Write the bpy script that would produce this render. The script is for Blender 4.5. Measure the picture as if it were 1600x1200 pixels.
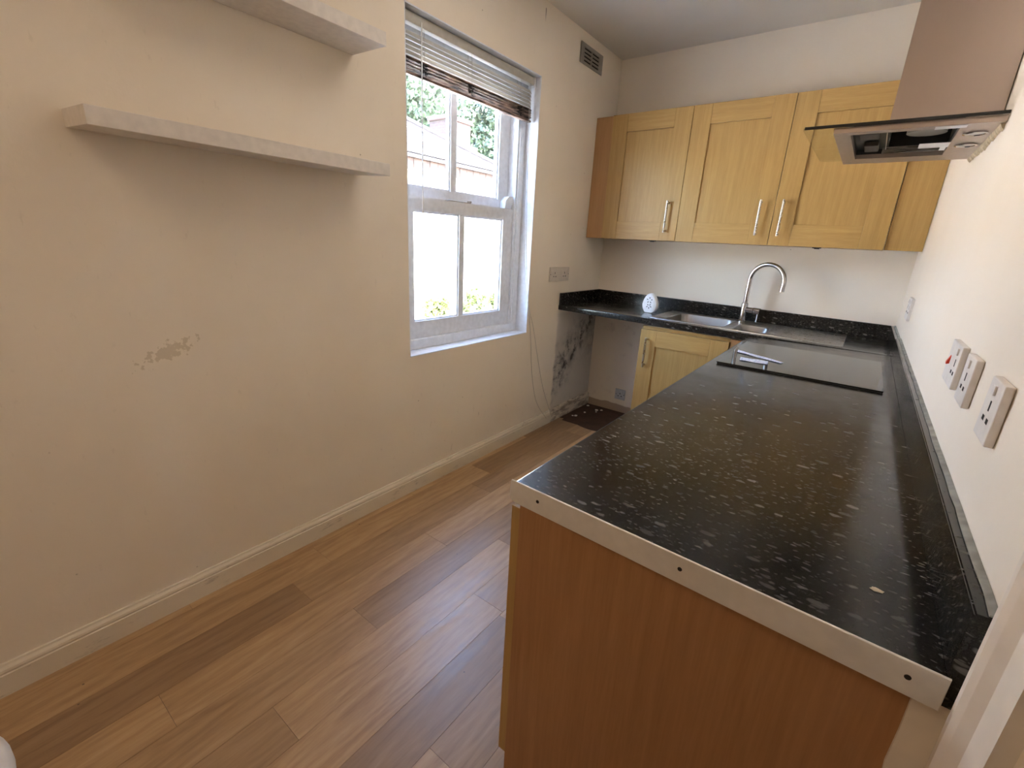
import bpy, bmesh, math, random
from mathutils import Vector, Matrix
random.seed(7)
S = bpy.context.scene
COL = S.collection
for o in list(bpy.data.objects):
    bpy.data.objects.remove(o)

# ------------------------------------------------------------------ camera
W, D, H = 1.953, 3.514, 2.638          # room: left wall x=0, right wall x=W, back wall y=D
NEAR = -1.5                            # wall behind the camera
cam = bpy.data.cameras.new('camera')
cam.sensor_width = 36.0
cam.lens = 712.36 / 1600 * 36.0
cam.clip_start = 0.02
co = bpy.data.objects.new('camera', cam); COL.objects.link(co)
_fw = Vector((-0.56786366, 0.76669631, -0.29951231)); _r = Vector((0.79314322, 0.60698019, 0.04998882)); _u = Vector((-0.22012428, 0.20916932, 0.95278198))
co.matrix_world = Matrix(((_r.x, _u.x, -_fw.x, 1.7595), (_r.y, _u.y, -_fw.y, 0.0), (_r.z, _u.z, -_fw.z, 1.352), (0, 0, 0, 1)))
S.camera = co

# ------------------------------------------------------------------ world, sun, added fill lights, exposure
S.view_settings.view_transform = 'Standard'
S.view_settings.look = 'None'
S.view_settings.gamma = 1.0
S.view_settings.use_curve_mapping = False
S.view_settings.exposure = 4.10
world = bpy.data.worlds.new('sky'); S.world = world; world.use_nodes = True
wn = world.node_tree.nodes; wl = world.node_tree.links
sky = wn.new('ShaderNodeTexSky'); sky.sky_type = 'NISHITA'; sky.sun_disc = False
sky.sun_elevation = math.radians(50); sky.sun_rotation = math.radians(100); sky.altitude = 50
sky.air_density = 1.0; sky.dust_density = 1.5
wn['Background'].inputs['Strength'].default_value = 0.42
wl.new(sky.outputs['Color'], wn['Background'].inputs['Color'])
sun = bpy.data.lights.new('sun', 'SUN'); sun.energy = 3.6; sun.angle = math.radians(0.6); sun.color = (1.0, 0.93, 0.82)
so = bpy.data.objects.new('sun', sun); COL.objects.link(so)
so.rotation_euler = Vector((-0.62, -0.10, -0.78)).to_track_quat('-Z', 'Y').to_euler()
fill_rear = bpy.data.lights.new('rear_fill_light', 'AREA'); fill_rear.shape = 'DISK'; fill_rear.size = 0.9  # added warm fill behind the camera, no fitting modelled
fill_rear.energy = 0.46; fill_rear.color = (1.0, 0.78, 0.56)
lo = bpy.data.objects.new('rear_fill_light', fill_rear); COL.objects.link(lo)
lo.location = (0.95, -0.70, H - 0.10)
fill_mid = bpy.data.lights.new('mid_room_fill_light', 'AREA'); fill_mid.shape = 'DISK'; fill_mid.size = 1.0  # second added fill, overhead mid-room, lifts the left wall and floor
fill_mid.energy = 0.34; fill_mid.color = (1.0, 0.88, 0.74)
lo2 = bpy.data.objects.new('mid_room_fill_light', fill_mid); COL.objects.link(lo2)
lo2.location = (0.95, 1.65, H - 0.06)
# ------------------------------------------------------------------ helpers: objects
WLOC = {}
def thing(name, label, cat, loc, group=None, kind=None):
    o = bpy.data.objects.new(name, None); COL.objects.link(o); o.location = loc; o.empty_display_size = 0.05
    WLOC[o.name] = Vector(loc)
    tag(o, label, cat, group, kind)
    return o
def tag(o, label=None, cat=None, group=None, kind=None):
    if label: o['label'] = label
    if cat: o['category'] = cat
    if group: o['group'] = group
    if kind: o['kind'] = kind
    return o
def shear(v):                           # the sink run slopes a little from the left wall to the right
    v.co.z += 0.022 * (1 - v.co.x / W)
def obj(name, bm, m, parent=None, smooth=None, tilt=False):
    if tilt:
        for v in bm.verts: shear(v)
    bmesh.ops.recalc_face_normals(bm, faces=bm.faces)
    xs = [v.co.x for v in bm.verts]; ys = [v.co.y for v in bm.verts]; zs = [v.co.z for v in bm.verts]
    c = Vector(((min(xs) + max(xs)) / 2, (min(ys) + max(ys)) / 2, min(zs)))
    for v in bm.verts: v.co -= c
    me = bpy.data.meshes.new(name); bm.to_mesh(me); bm.free()
    if smooth is not None:
        for p in me.polygons: p.use_smooth = True
        me.set_sharp_from_angle(angle=math.radians(smooth))
    for mm in (m if isinstance(m, (list, tuple)) else [m]): me.materials.append(mm)
    o = bpy.data.objects.new(name, me); COL.objects.link(o)
    WLOC[o.name] = c
    if parent:
        o.parent = parent; o.location = c - WLOC[parent.name]
    else:
        o.location = c
    return o
def dup(o, delta, parent=None):
    c = o.copy(); COL.objects.link(c)
    w = WLOC[o.name] + Vector(delta); WLOC[c.name] = w
    c.parent = parent
    c.location = w - WLOC[parent.name] if parent else w
    return c
def dup_tree(o, delta, parent=None):
    c = dup(o, delta, parent)
    for ch in list(o.children): dup_tree(ch, delta, c)
    return c

# ------------------------------------------------------------------ helpers: shapes
def B(): return bmesh.new()
def box(bm, x0, x1, y0, y1, z0, z1, bev=0.0, seg=2):
    t = bmesh.new()
    vs = [t.verts.new((x, y, z)) for x in (x0, x1) for y in (y0, y1) for z in (z0, z1)]
    for f in ((0, 1, 3, 2), (4, 6, 7, 5), (0, 4, 5, 1), (2, 3, 7, 6), (0, 2, 6, 4), (1, 5, 7, 3)):
        t.faces.new([vs[i] for i in f])
    if bev: bmesh.ops.bevel(t, geom=list(t.edges), offset=bev, segments=seg, affect='EDGES', profile=0.5)
    join(bm, t)
    return bm
def join(bm, t):
    me = bpy.data.meshes.new('tmp'); t.to_mesh(me); t.free(); bm.from_mesh(me); bpy.data.meshes.remove(me)
def prism(bm, pts, a0, a1, axis='z'):
    def P(p, a):
        return {'z': (p[0], p[1], a), 'y': (p[0], a, p[1]), 'x': (a, p[0], p[1])}[axis]
    lo_ = [bm.verts.new(P(p, a0)) for p in pts]; hi = [bm.verts.new(P(p, a1)) for p in pts]
    n = len(pts)
    bm.faces.new(lo_); bm.faces.new(hi[::-1])
    for i in range(n): bm.faces.new((lo_[i], lo_[(i + 1) % n], hi[(i + 1) % n], hi[i]))
    return bm
def tube(bm, pts, r, n=12, caps=True, radii=None):
    pts = [Vector(p) for p in pts]
    rings = []; prev = None
    for i, p in enumerate(pts):
        d = (pts[min(i + 1, len(pts) - 1)] - pts[max(i - 1, 0)]).normalized()
        if prev is None:
            a = d.orthogonal().normalized()
        else:
            a = (prev - d * prev.dot(d)).normalized()
        prev = a; b = d.cross(a); rr = radii[i] if radii else r
        rings.append([bm.verts.new(p + (a * math.cos(t) + b * math.sin(t)) * rr) for t in [2 * math.pi * k / n for k in range(n)]])
    for A, C_ in zip(rings, rings[1:]):
        for k in range(n): bm.faces.new((A[k], A[(k + 1) % n], C_[(k + 1) % n], C_[k]))
    if caps:
        bm.faces.new(rings[0][::-1]); bm.faces.new(rings[-1])
    return bm
def lathe(bm, prof, c, n=32, axis='z'):
    rings = []
    for r, h in prof:
        rg = []
        for k in range(n):
            t = 2 * math.pi * k / n
            u, v = r * math.cos(t), r * math.sin(t)
            p = {'z': (u, v, h), 'x': (h, u, v), 'y': (u, h, v)}[axis]
            rg.append(bm.verts.new(Vector(c) + Vector(p)))
        rings.append(rg)
    for A, C_ in zip(rings, rings[1:]):
        for k in range(n): bm.faces.new((A[k], A[(k + 1) % n], C_[(k + 1) % n], C_[k]))
    bm.faces.new(rings[0][::-1]); bm.faces.new(rings[-1])
    return bm
def cells(bm, xs, ys, zs, holes, axis):
    """slab made of a grid of cells with holes; axis = thickness direction, zs = (lo, hi)"""
    def P(a, b, c):
        return {'z': (a, b, c), 'x': (c, a, b), 'y': (a, c, b)}[axis]
    vd = {}
    def V(i, j, k):
        if (i, j, k) not in vd: vd[(i, j, k)] = bm.verts.new(P(xs[i], ys[j], zs[k]))
        return vd[(i, j, k)]
    nx, ny = len(xs) - 1, len(ys) - 1
    solid = lambda i, j: 0 <= i < nx and 0 <= j < ny and (i, j) not in holes
    for i in range(nx):
        for j in range(ny):
            if not solid(i, j): continue
            for k in (0, 1): bm.faces.new((V(i, j, k), V(i + 1, j, k), V(i + 1, j + 1, k), V(i, j + 1, k)))
            for (di, dj, a, b) in ((-1, 0, (i, j), (i, j + 1)), (1, 0, (i + 1, j), (i + 1, j + 1)), (0, -1, (i, j), (i + 1, j)), (0, 1, (i, j + 1), (i + 1, j + 1))):
                if not solid(i + di, j + dj):
                    bm.faces.new((V(*a, 0), V(*b, 0), V(*b, 1), V(*a, 1)))
    return bm
def rrect(x0, x1, y0, y1, r, n=5):
    out = []
    for cx, cy, a in ((x1 - r, y1 - r, 0), (x0 + r, y1 - r, 90), (x0 + r, y0 + r, 180), (x1 - r, y0 + r, 270)):
        for k in range(n + 1):
            t = math.radians(a + 90 * k / n); out.append((cx + r * math.cos(t), cy + r * math.sin(t)))
    return out

# ------------------------------------------------------------------ helpers: materials
class M:
    def __init__(s, name, rough=0.5, metal=0.0, color=(0.8, 0.8, 0.8), spec=0.5):
        s.m = bpy.data.materials.new(name); s.m.use_nodes = True
        s.t = s.m.node_tree; s.n = s.t.nodes; s.l = s.t.links; s.b = s.n['Principled BSDF']
        s.set('Roughness', rough); s.set('Metallic', metal); s.set('Base Color', (*color, 1)); s.set('Specular IOR Level', spec)
    def set(s, k, v):
        if hasattr(v, 'is_output'): s.l.new(v, s.b.inputs[k])
        else: s.b.inputs[k].default_value = v
        return s
    def node(s, t, ins=None, **kw):
        n = s.n.new(t)
        for k, v in kw.items(): setattr(n, k, v)
        for k, v in (ins or {}).items():
            if hasattr(v, 'is_output'): s.l.new(v, n.inputs[k])
            else: n.inputs[k].default_value = v
        return n
    def pos(s): return s.node('ShaderNodeNewGeometry').outputs['Position']
    def oc(s): return s.node('ShaderNodeTexCoord').outputs['Object']
    def rnd(s): return s.node('ShaderNodeObjectInfo').outputs['Random']
    def mapped(s, v, scale=(1, 1, 1), loc=(0, 0, 0), rot=(0, 0, 0)):
        return s.node('ShaderNodeMapping', {'Vector': v, 'Scale': scale, 'Location': loc, 'Rotation': rot}).outputs[0]
    def noise(s, v, scale=5, detail=4, rough=0.5, dist=0.0):
        return s.node('ShaderNodeTexNoise', {'Vector': v, 'Scale': scale, 'Detail': detail, 'Roughness': rough, 'Distortion': dist}).outputs['Fac']
    def vor(s, v, scale=5, feature='F1'):
        return s.node('ShaderNodeTexVoronoi', {'Vector': v, 'Scale': scale}, feature=feature)
    def ramp(s, f, stops, interp='LINEAR'):
        n = s.node('ShaderNodeValToRGB', {'Fac': f}); cr = n.color_ramp; cr.interpolation = interp
        while len(cr.elements) < len(stops): cr.elements.new(0.5)
        for e, (p, c) in zip(cr.elements, stops):
            e.position = p; e.color = (*c, 1) if isinstance(c, tuple) else (c, c, c, 1)
        return n.outputs['Color']
    def math(s, op, a, b=0.0, c=None, clamp=False):
        n = s.node('ShaderNodeMath', operation=op, use_clamp=clamp)
        for i, v in enumerate((a, b, c)):
            if v is None: continue
            if hasattr(v, 'is_output'): s.l.new(v, n.inputs[i])
            else: n.inputs[i].default_value = v
        return n.outputs[0]
    def mr(s, v, a, b, c=0.0, d=1.0, kind='SMOOTHSTEP'):
        return s.node('ShaderNodeMapRange', {'Value': v, 'From Min': a, 'From Max': b, 'To Min': c, 'To Max': d}, interpolation_type=kind).outputs[0]
    def mix(s, f, a, b, mode='MIX'):
        n = s.node('ShaderNodeMix', data_type='RGBA', blend_type=mode)
        for i, v in ((0, f), (6, a), (7, b)):
            if hasattr(v, 'is_output'): s.l.new(v, n.inputs[i])
            else: n.inputs[i].default_value = v if i == 0 else (*v, 1)
        return n.outputs[2]
    def sep(s, v):
        n = s.node('ShaderNodeSeparateXYZ', {0: v}); return n.outputs
    def bump(s, h, strength=0.3, dist=0.002):
        n = s.node('ShaderNodeBump', {'Height': h, 'Strength': strength, 'Distance': dist}); s.l.new(n.outputs[0], s.b.inputs['Normal']); return s

def plain(name, color, rough=0.5, metal=0.0, spec=0.5, grain=0.06, scale=40):
    """one colour with a faint unevenness"""
    m = M(name, rough, metal, color, spec)
    f = m.noise(m.pos(), scale, 3)
    lo_ = tuple(c * (1 - grain) for c in color); hi = tuple(min(1, c * (1 + grain)) for c in color)
    m.set('Base Color', m.ramp(f, [(0.3, lo_), (0.7, hi)]))
    return m.m

WALL = (0.89, 0.805, 0.685)
def wall_mat(name, base, extra=None, rough=0.55):
    m = M(name, rough, 0, base, 0.3)
    p = m.pos()
    n1 = m.noise(p, 1.4, 4, 0.55)
    col = m.mix(m.mr(n1, 0.3, 0.75), base, tuple(c * k for c, k in zip(base, (0.95, 0.93, 0.90))))
    v = m.vor(p, 9)                                     # small dark specks, few and scattered
    keep = m.math('GREATER_THAN', m.sep(v.outputs['Color'])[0], 0.90)
    spot = m.mr(v.outputs['Distance'], 0.015, 0.04, 1, 0)
    col = m.mix(m.math('MULTIPLY', m.math('MULTIPLY', keep, spot), 0.6), col, (0.20, 0.13, 0.08))
    if extra: col = extra(m, p, col)
    m.set('Base Color', col)
    m.bump(m.noise(p, 45, 5, 0.6), 0.16, 0.004)
    return m.m
def left_extra(m, p, col):
    x, y, z = m.sep(p)
    # peeled paint patch
    u = m.math('ADD', m.math('MULTIPLY', m.math('SUBTRACT', y, 0.485), 0.93), m.math('MULTIPLY', m.math('SUBTRACT', z, 0.950), 0.36))
    w = m.math('SUBTRACT', m.math('MULTIPLY', m.math('SUBTRACT', z, 0.950), 0.93), m.math('MULTIPLY', m.math('SUBTRACT', y, 0.485), 0.36))
    d = m.math('SQRT', m.math('ADD', m.math('POWER', m.math('DIVIDE', u, 0.075), 2), m.math('POWER', m.math('DIVIDE', w, 0.022), 2)))
    f = m.mr(m.math('SUBTRACT', m.noise(p, 55, 3, 0.6), m.math('MULTIPLY', d, 0.22)), 0.29, 0.32)
    col = m.mix(m.math('MULTIPLY', f, 0.42), col, (0.48, 0.38, 0.24))
    st_ = m.math('MULTIPLY', m.mr(m.math('ABSOLUTE', m.math('SUBTRACT', y, 2.513)), 0.001, 0.006, 1, 0), m.math('MULTIPLY', m.mr(z, 2.53, 2.59), m.mr(z, 2.60, 2.605, 1, 0)))
    col = m.mix(m.math('MULTIPLY', st_, 0.8), col, (0.12, 0.08, 0.05))
    # scuff marks
    sc = m.noise(m.mapped(p, (6, 6, 2.2)), 7, 4, 0.7)
    up = m.math('MULTIPLY', m.mr(z, 0.25, 0.5, 1, 0), m.mr(y, 1.0, 1.9))
    sc2 = m.math('MULTIPLY', m.mr(sc, 0.62, 0.72), m.math('ADD', 0.10, m.math('MULTIPLY', up, 0.35)))
    col = m.mix(sc2, col, (0.34, 0.27, 0.20))
    # grey bare plaster and mould in the appliance space below the worktop
    edge = m.math('ADD', y, m.math('MULTIPLY', m.math('SUBTRACT', m.noise(p, 12, 2), 0.5), 0.05))
    reg = m.math('MULTIPLY', m.mr(edge, 2.885, 2.92), m.mr(z, 0.84, 0.875, 1, 0))
    col = m.mix(m.math('MULTIPLY', reg, 0.75), col, (0.66, 0.60, 0.54))
    line = m.math('SUBTRACT', z, m.math('ADD', 0.33, m.math('MULTIPLY', m.math('SUBTRACT', y, 2.90), 0.85)))
    line = m.math('ADD', line, m.math('MULTIPLY', m.math('SUBTRACT', m.noise(p, 4.5, 4, 0.6), 0.5), 0.75))
    band = m.mr(m.math('ABSOLUTE', line), 0.02, 0.30, 1, 0)
    n = m.noise(p, 11, 9, 0.74)
    soft = m.mr(m.noise(p, 5, 4, 0.6), 0.35, 0.7)
    spots = m.math('MULTIPLY', m.mr(m.math('ADD', n, m.math('MULTIPLY', band, 0.13)), 0.50, 0.76), m.math('ADD', 0.15, m.math('MULTIPLY', band, 0.85)))
    haze = m.math('MULTIPLY', m.math('MULTIPLY', m.mr(m.math('ABSOLUTE', line), 0.0, 0.36, 1, 0), soft), 0.72)
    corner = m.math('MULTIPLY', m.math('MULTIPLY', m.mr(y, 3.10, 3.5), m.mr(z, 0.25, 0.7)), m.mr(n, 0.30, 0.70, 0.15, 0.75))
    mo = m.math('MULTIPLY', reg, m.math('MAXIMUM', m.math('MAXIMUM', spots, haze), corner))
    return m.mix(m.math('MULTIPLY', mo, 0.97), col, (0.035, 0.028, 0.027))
def back_extra(m, p, col):
    x, y, z = m.sep(p)
    band = m.mr(m.math('ADD', z, m.math('MULTIPLY', m.math('SUBTRACT', m.noise(p, 10, 3), 0.5), 0.03)), 0.055, 0.065, 1, 0)
    col = m.mix(band, col, (0.42, 0.31, 0.22))
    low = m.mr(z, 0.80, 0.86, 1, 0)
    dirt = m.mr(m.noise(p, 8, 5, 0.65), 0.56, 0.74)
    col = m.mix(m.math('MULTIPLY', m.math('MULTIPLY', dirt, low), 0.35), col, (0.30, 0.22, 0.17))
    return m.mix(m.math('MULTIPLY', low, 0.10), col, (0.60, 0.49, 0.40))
def right_extra(m, p, col):
    x, y, z = m.sep(p)
    return col
m_wall_left = wall_mat('wall_paint_left', WALL, left_extra)
m_wall_back = wall_mat('wall_paint_back', WALL, back_extra)
m_wall_right = wall_mat('wall_paint_right', WALL, right_extra, 0.38)
m_ceiling = wall_mat('ceiling_paint', (0.76, 0.725, 0.665))
m_white = plain('white_gloss_paint', (0.79, 0.82, 0.87), 0.35)
m_skirt = None
def skirting():
    m = M('skirting_paint', 0.4, 0, (0.78, 0.72, 0.62))
    p = m.pos(); z = m.sep(p)[2]
    n = m.noise(m.mapped(p, (1, 0.35, 1.5)), 26, 6, 0.7)
    f = m.math('MULTIPLY', m.mr(n, 0.56, 0.72), 0.5)
    y = m.sep(p)[1]
    dirty = m.math('MULTIPLY', m.mr(y, 2.86, 2.92), m.mr(m.noise(m.mapped(p, (1, 0.5, 2)), 14, 6, 0.7), 0.40, 0.60))
    m.set('Base Color', m.mix(m.math('MAXIMUM', m.math('MULTIPLY', dirty, 0.8), f), (0.78, 0.70, 0.58), (0.20, 0.14, 0.10)))
    return m.m
m_skirt = skirting()

def wood(name, c1, c2, axis, rough=0.4, fine=1.0, spec=0.4):
    m = M(name, rough, 0, c1, spec)
    p = m.pos()
    st = {'x': (0.07, 1, 1), 'y': (1, 0.07, 1), 'z': (1, 1, 0.05)}[axis]
    off = m.node('ShaderNodeCombineXYZ', {0: m.math('MULTIPLY', m.rnd(), 17.0), 1: m.math('MULTIPLY', m.rnd(), 31.0), 2: m.math('MULTIPLY', m.rnd(), 11.0)}).outputs[0]
    q = m.node('ShaderNodeVectorMath', {0: m.mapped(p, st), 1: off}, operation='ADD').outputs[0]
    g1 = m.noise(q, 55 * fine, 5, 0.6, 0.4)
    g2 = m.noise(q, 240 * fine, 3, 0.6)
    f = m.math('ADD', m.math('MULTIPLY', g1, 0.65), m.math('MULTIPLY', g2, 0.35))
    m.set('Base Color', m.ramp(f, [(0.30, c2), (0.70, c1)]))
    m.bump(g2, 0.08, 0.001)
    return m.m
m_oak_z = wood('oak_foil_upright', (0.51, 0.33, 0.118), (0.395, 0.235, 0.073), 'z')
m_oak_x = wood('oak_foil_across', (0.525, 0.34, 0.123), (0.41, 0.245, 0.077), 'x')
m_oak_y = wood('oak_foil_depth', (0.51, 0.33, 0.118), (0.395, 0.235, 0.073), 'y')
m_oak_dark = wood('beech_filler', (0.50, 0.29, 0.13), (0.40, 0.22, 0.09), 'z')
m_beech = wood('beech_end_panel', (0.45, 0.235, 0.10), (0.33, 0.158, 0.06), 'z', 0.42)
m_carcass = plain('white_carcass_board', (0.72, 0.66, 0.56), 0.5)

def plank_mat():
    m = M('vinyl_plank', 0.36, 0, (0.4, 0.25, 0.13), 0.8)
    p = m.pos(); r = m.rnd()
    off = m.node('ShaderNodeCombineXYZ', {0: m.math('MULTIPLY', r, 23.0), 1: m.math('MULTIPLY', r, 57.0)}).outputs[0]
    q = m.node('ShaderNodeVectorMath', {0: m.mapped(p, (1, 0.10, 1)), 1: off}, operation='ADD').outputs[0]
    g1 = m.noise(q, 22, 6, 0.62, 0.8); g2 = m.noise(q, 130, 4, 0.6)
    q2 = m.node('ShaderNodeVectorMath', {0: m.mapped(p, (1, 0.25, 1)), 1: off}, operation='ADD').outputs[0]
    wv = m.node('ShaderNodeTexWave', {'Vector': q2, 'Scale': 9.0, 'Distortion': 14.0, 'Detail': 3.0, 'Detail Scale': 0.9}, bands_direction='X').outputs['Fac']
    f = m.math('ADD', m.math('ADD', m.math('MULTIPLY', g1, 0.66), m.math('MULTIPLY', g2, 0.27)), m.math('MULTIPLY', wv, 0.07))
    col = m.ramp(f, [(0.28, (0.30, 0.175, 0.085)), (0.52, (0.47, 0.30, 0.155)), (0.75, (0.60, 0.41, 0.24))])
    tone = m.ramp(r, [(0.0, (0.66, 0.62, 0.60)), (0.5, (0.95, 0.94, 0.92)), (1.0, (1.15, 1.16, 1.16))])
    col = m.mix(1.0, col, tone, 'MULTIPLY')
    v = m.vor(p, 14)
    keep = m.math('GREATER_THAN', m.sep(v.outputs['Color'])[0], 0.84)
    col = m.mix(m.math('MULTIPLY', keep, m.mr(v.outputs['Distance'], 0.03, 0.06, 0.8, 0)), col, (0.05, 0.03, 0.02))
    m.set('Base Color', col)
    m.set('Roughness', m.mr(g1, 0.3, 0.7, 0.32, 0.44))
    m.bump(m.math('ADD', g2, g1), 0.12, 0.001)
    return m.m
m_plank = plank_mat()
def dark_floor():
    m = M('bare_dark_floor', 0.7, 0, (0.05, 0.025, 0.015))
    p = m.pos()
    m.set('Base Color', m.ramp(m.noise(p, 9, 6, 0.7), [(0.3, (0.028, 0.012, 0.008)), (0.7, (0.085, 0.042, 0.026))]))
    return m.m
m_dark_floor = dark_floor()

def worktop_mat():
    m = M('black_flecked_laminate', 0.17, 0, (0.02, 0.02, 0.02), 0.38)
    p = m.pos()
    def flecks(scale, st, thr, lo_, hi, rot):
        xx, yy_, zz = m.sep(p)
        p2 = m.node('ShaderNodeCombineXYZ', {0: m.math('ADD', xx, zz), 1: m.math('ADD', yy_, zz)}).outputs[0]
        q = m.mapped(p2, st, rot=(0, 0, rot))
        wob = m.node('ShaderNodeTexNoise', {'Vector': p, 'Scale': 60.0, 'Detail': 2.0})
        q = m.node('ShaderNodeVectorMath', {0: q, 1: m.node('ShaderNodeVectorMath', {0: wob.outputs['Color'], 'Scale': 0.010}, operation='SCALE').outputs[0]}, operation='ADD').outputs[0]
        v = m.vor(q, scale); v.voronoi_dimensions = '2D'
        keep = m.math('GREATER_THAN', m.sep(v.outputs['Color'])[0], thr)
        sz = m.math('MULTIPLY', m.math('POWER', m.sep(v.outputs['Color'])[1], 2.5), 0.26)
        return m.math('MULTIPLY', keep, m.mr(m.math('SUBTRACT', v.outputs['Distance'], sz), lo_, hi, 1, 0)), v
    f1, v1 = flecks(40, (0.62, 1.30, 0.8), 0.60, 0.0, 0.13, 0.5)
    f2, v2 = flecks(105, (0.62, 1.35, 0.8), 0.62, 0.0, 0.24, 0.35)
    base = m.ramp(m.noise(p, 130, 5, 0.75), [(0.35, (0.006, 0.006, 0.006)), (0.58, (0.020, 0.019, 0.017)), (0.75, (0.055, 0.051, 0.046))])
    col = m.mix(m.math('MULTIPLY', f2, 0.75), base, (0.095, 0.088, 0.079))
    tone = m.ramp(m.sep(v1.outputs['Color'])[2], [(0.0, (0.08, 0.075, 0.07)), (1.0, (0.21, 0.195, 0.175))])
    col = m.mix(m.math('MULTIPLY', f1, 0.75), col, tone)
    m.set('Base Color', col)
    m.set('Roughness', m.mr(m.noise(p, 5, 5, 0.65), 0.3, 0.75, 0.12, 0.24))
    m.bump(m.noise(p, 300, 2), 0.02, 0.0005)
    return m.m
m_worktop = worktop_mat()

def steel(name, color=(0.62, 0.60, 0.57), rough=0.28, st=(1, 1, 30), brush=0.06):
    m = M(name, rough, 1.0, color)
    n = m.noise(m.mapped(m.pos(), st), 40, 3, 0.6)
    m.set('Roughness', m.mr(n, 0.3, 0.7, rough - brush, rough + brush))
    return m.m
m_steel = steel('brushed_steel', (0.46, 0.44, 0.41), 0.28, (0.3, 6, 6), 0.03)
m_hood_steel = steel('hood_steel', (0.47, 0.39, 0.34), 0.34, (3, 3, 0.3), 0.03)
m_bowl_steel = steel('sink_bowl_steel', (0.33, 0.32, 0.305), 0.36, (1, 1, 1), 0.02)
m_chrome = steel('chrome', (0.52, 0.51, 0.50), 0.13, (1, 1, 1), 0.02)
m_handle = steel('handle_nickel', (0.58, 0.55, 0.50), 0.30, (1, 1, 1))
m_alu = plain('trim_aluminium', (0.76, 0.73, 0.68), 0.42, 0.25, grain=0.05)
m_black = plain('black_plastic', (0.012, 0.012, 0.012), 0.45)
m_hole = plain('dark_recess', (0.02, 0.016, 0.014), 0.9)
m_hob = M('hob_glass', 0.03, 0, (0.012, 0.011, 0.010), 1.0).m
m_socket = plain('socket_white_plastic', (0.74, 0.69, 0.64), 0.35)
m_socket_grey = plain('socket_grey_plastic', (0.52, 0.52, 0.54), 0.45)
m_socket_cream = plain('socket_cream_plastic', (0.66, 0.58, 0.49), 0.45)
m_red = plain('red_switch_plastic', (0.75, 0.06, 0.02), 0.35)
m_hood_part = plain('hood_inner_part', (0.09, 0.075, 0.06), 0.5)
m_vent = plain('vent_grey_metal', (0.30, 0.27, 0.23), 0.45)
m_shelf = plain('shelf_white_foil', (0.76, 0.70, 0.64), 0.5)
m_plastic_white = plain('white_plastic', (0.82, 0.82, 0.84), 0.35)
m_sealant = plain('grubby_sealant', (0.24, 0.235, 0.205), 0.5, grain=0.35, scale=30)
m_old_glue = plain('old_glue', (0.50, 0.40, 0.26), 0.7, grain=0.3, scale=60)
m_cord = plain('grey_cord', (0.42, 0.39, 0.35), 0.7)
m_clear = M('wand_plastic', 0.2, 0, (0.82, 0.82, 0.80)).m
m_slat = plain('blind_slat_cream', (0.50, 0.48, 0.43), 0.45)
def stained_slat():
    m = M('blind_slat_stained', 0.5)
    p = m.pos()
    n = m.noise(m.mapped(p, (3, 1, 8)), 9, 5, 0.65)
    m.set('Base Color', m.ramp(n, [(0.38, (0.025, 0.017, 0.015)), (0.49, (0.20, 0.13, 0.10)), (0.60, (0.50, 0.35, 0.27))]))
    return m.m
m_slat_old = stained_slat()
def glass(name, tint=(1, 1, 1), refl=0.06, haze=0.0):
    m = bpy.data.materials.new(name); m.use_nodes = True; t = m.node_tree; t.nodes.clear()
    out = t.nodes.new('ShaderNodeOutputMaterial'); tr = t.nodes.new('ShaderNodeBsdfTransparent'); tr.inputs[0].default_value = (*tint, 1)
    gl = t.nodes.new('ShaderNodeBsdfGlossy'); gl.inputs['Roughness'].default_value = 0.02
    lw = t.nodes.new('ShaderNodeLayerWeight'); lw.inputs['Blend'].default_value = 0.5
    pw = t.nodes.new('ShaderNodeMath'); pw.operation = 'POWER'; pw.inputs[1].default_value = 4.0; t.links.new(lw.outputs['Facing'], pw.inputs[0])
    fr = t.nodes.new('ShaderNodeMath'); fr.operation = 'MULTIPLY_ADD'; fr.inputs[1].default_value = 0.6; fr.inputs[2].default_value = 0.03; t.links.new(pw.outputs[0], fr.inputs[0])
    mx = t.nodes.new('ShaderNodeMixShader'); t.links.new(fr.outputs[0], mx.inputs[0]); t.links.new(tr.outputs[0], mx.inputs[1]); t.links.new(gl.outputs[0], mx.inputs[2])
    last = mx
    if haze:
        df = t.nodes.new('ShaderNodeBsdfDiffuse'); df.inputs[0].default_value = (0.8, 0.8, 0.8, 1)
        no = t.nodes.new('ShaderNodeTexNoise'); no.inputs['Scale'].default_value = 6; no.inputs['Detail'].default_value = 6
        ma = t.nodes.new('ShaderNodeMath'); ma.operation = 'MULTIPLY'; ma.inputs[1].default_value = haze; t.links.new(no.outputs[0], ma.inputs[0])
        m2 = t.nodes.new('ShaderNodeMixShader'); t.links.new(ma.outputs[0], m2.inputs[0]); t.links.new(mx.outputs[0], m2.inputs[1]); t.links.new(df.outputs[0], m2.inputs[2]); last = m2
    t.links.new(last.outputs[0], out.inputs[0])
    return m
m_pane = glass('window_glass', (0.98, 0.99, 1.0), haze=0.05)
m_hood_glass = glass('hood_glass', (0.94, 0.955, 0.94))

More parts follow.
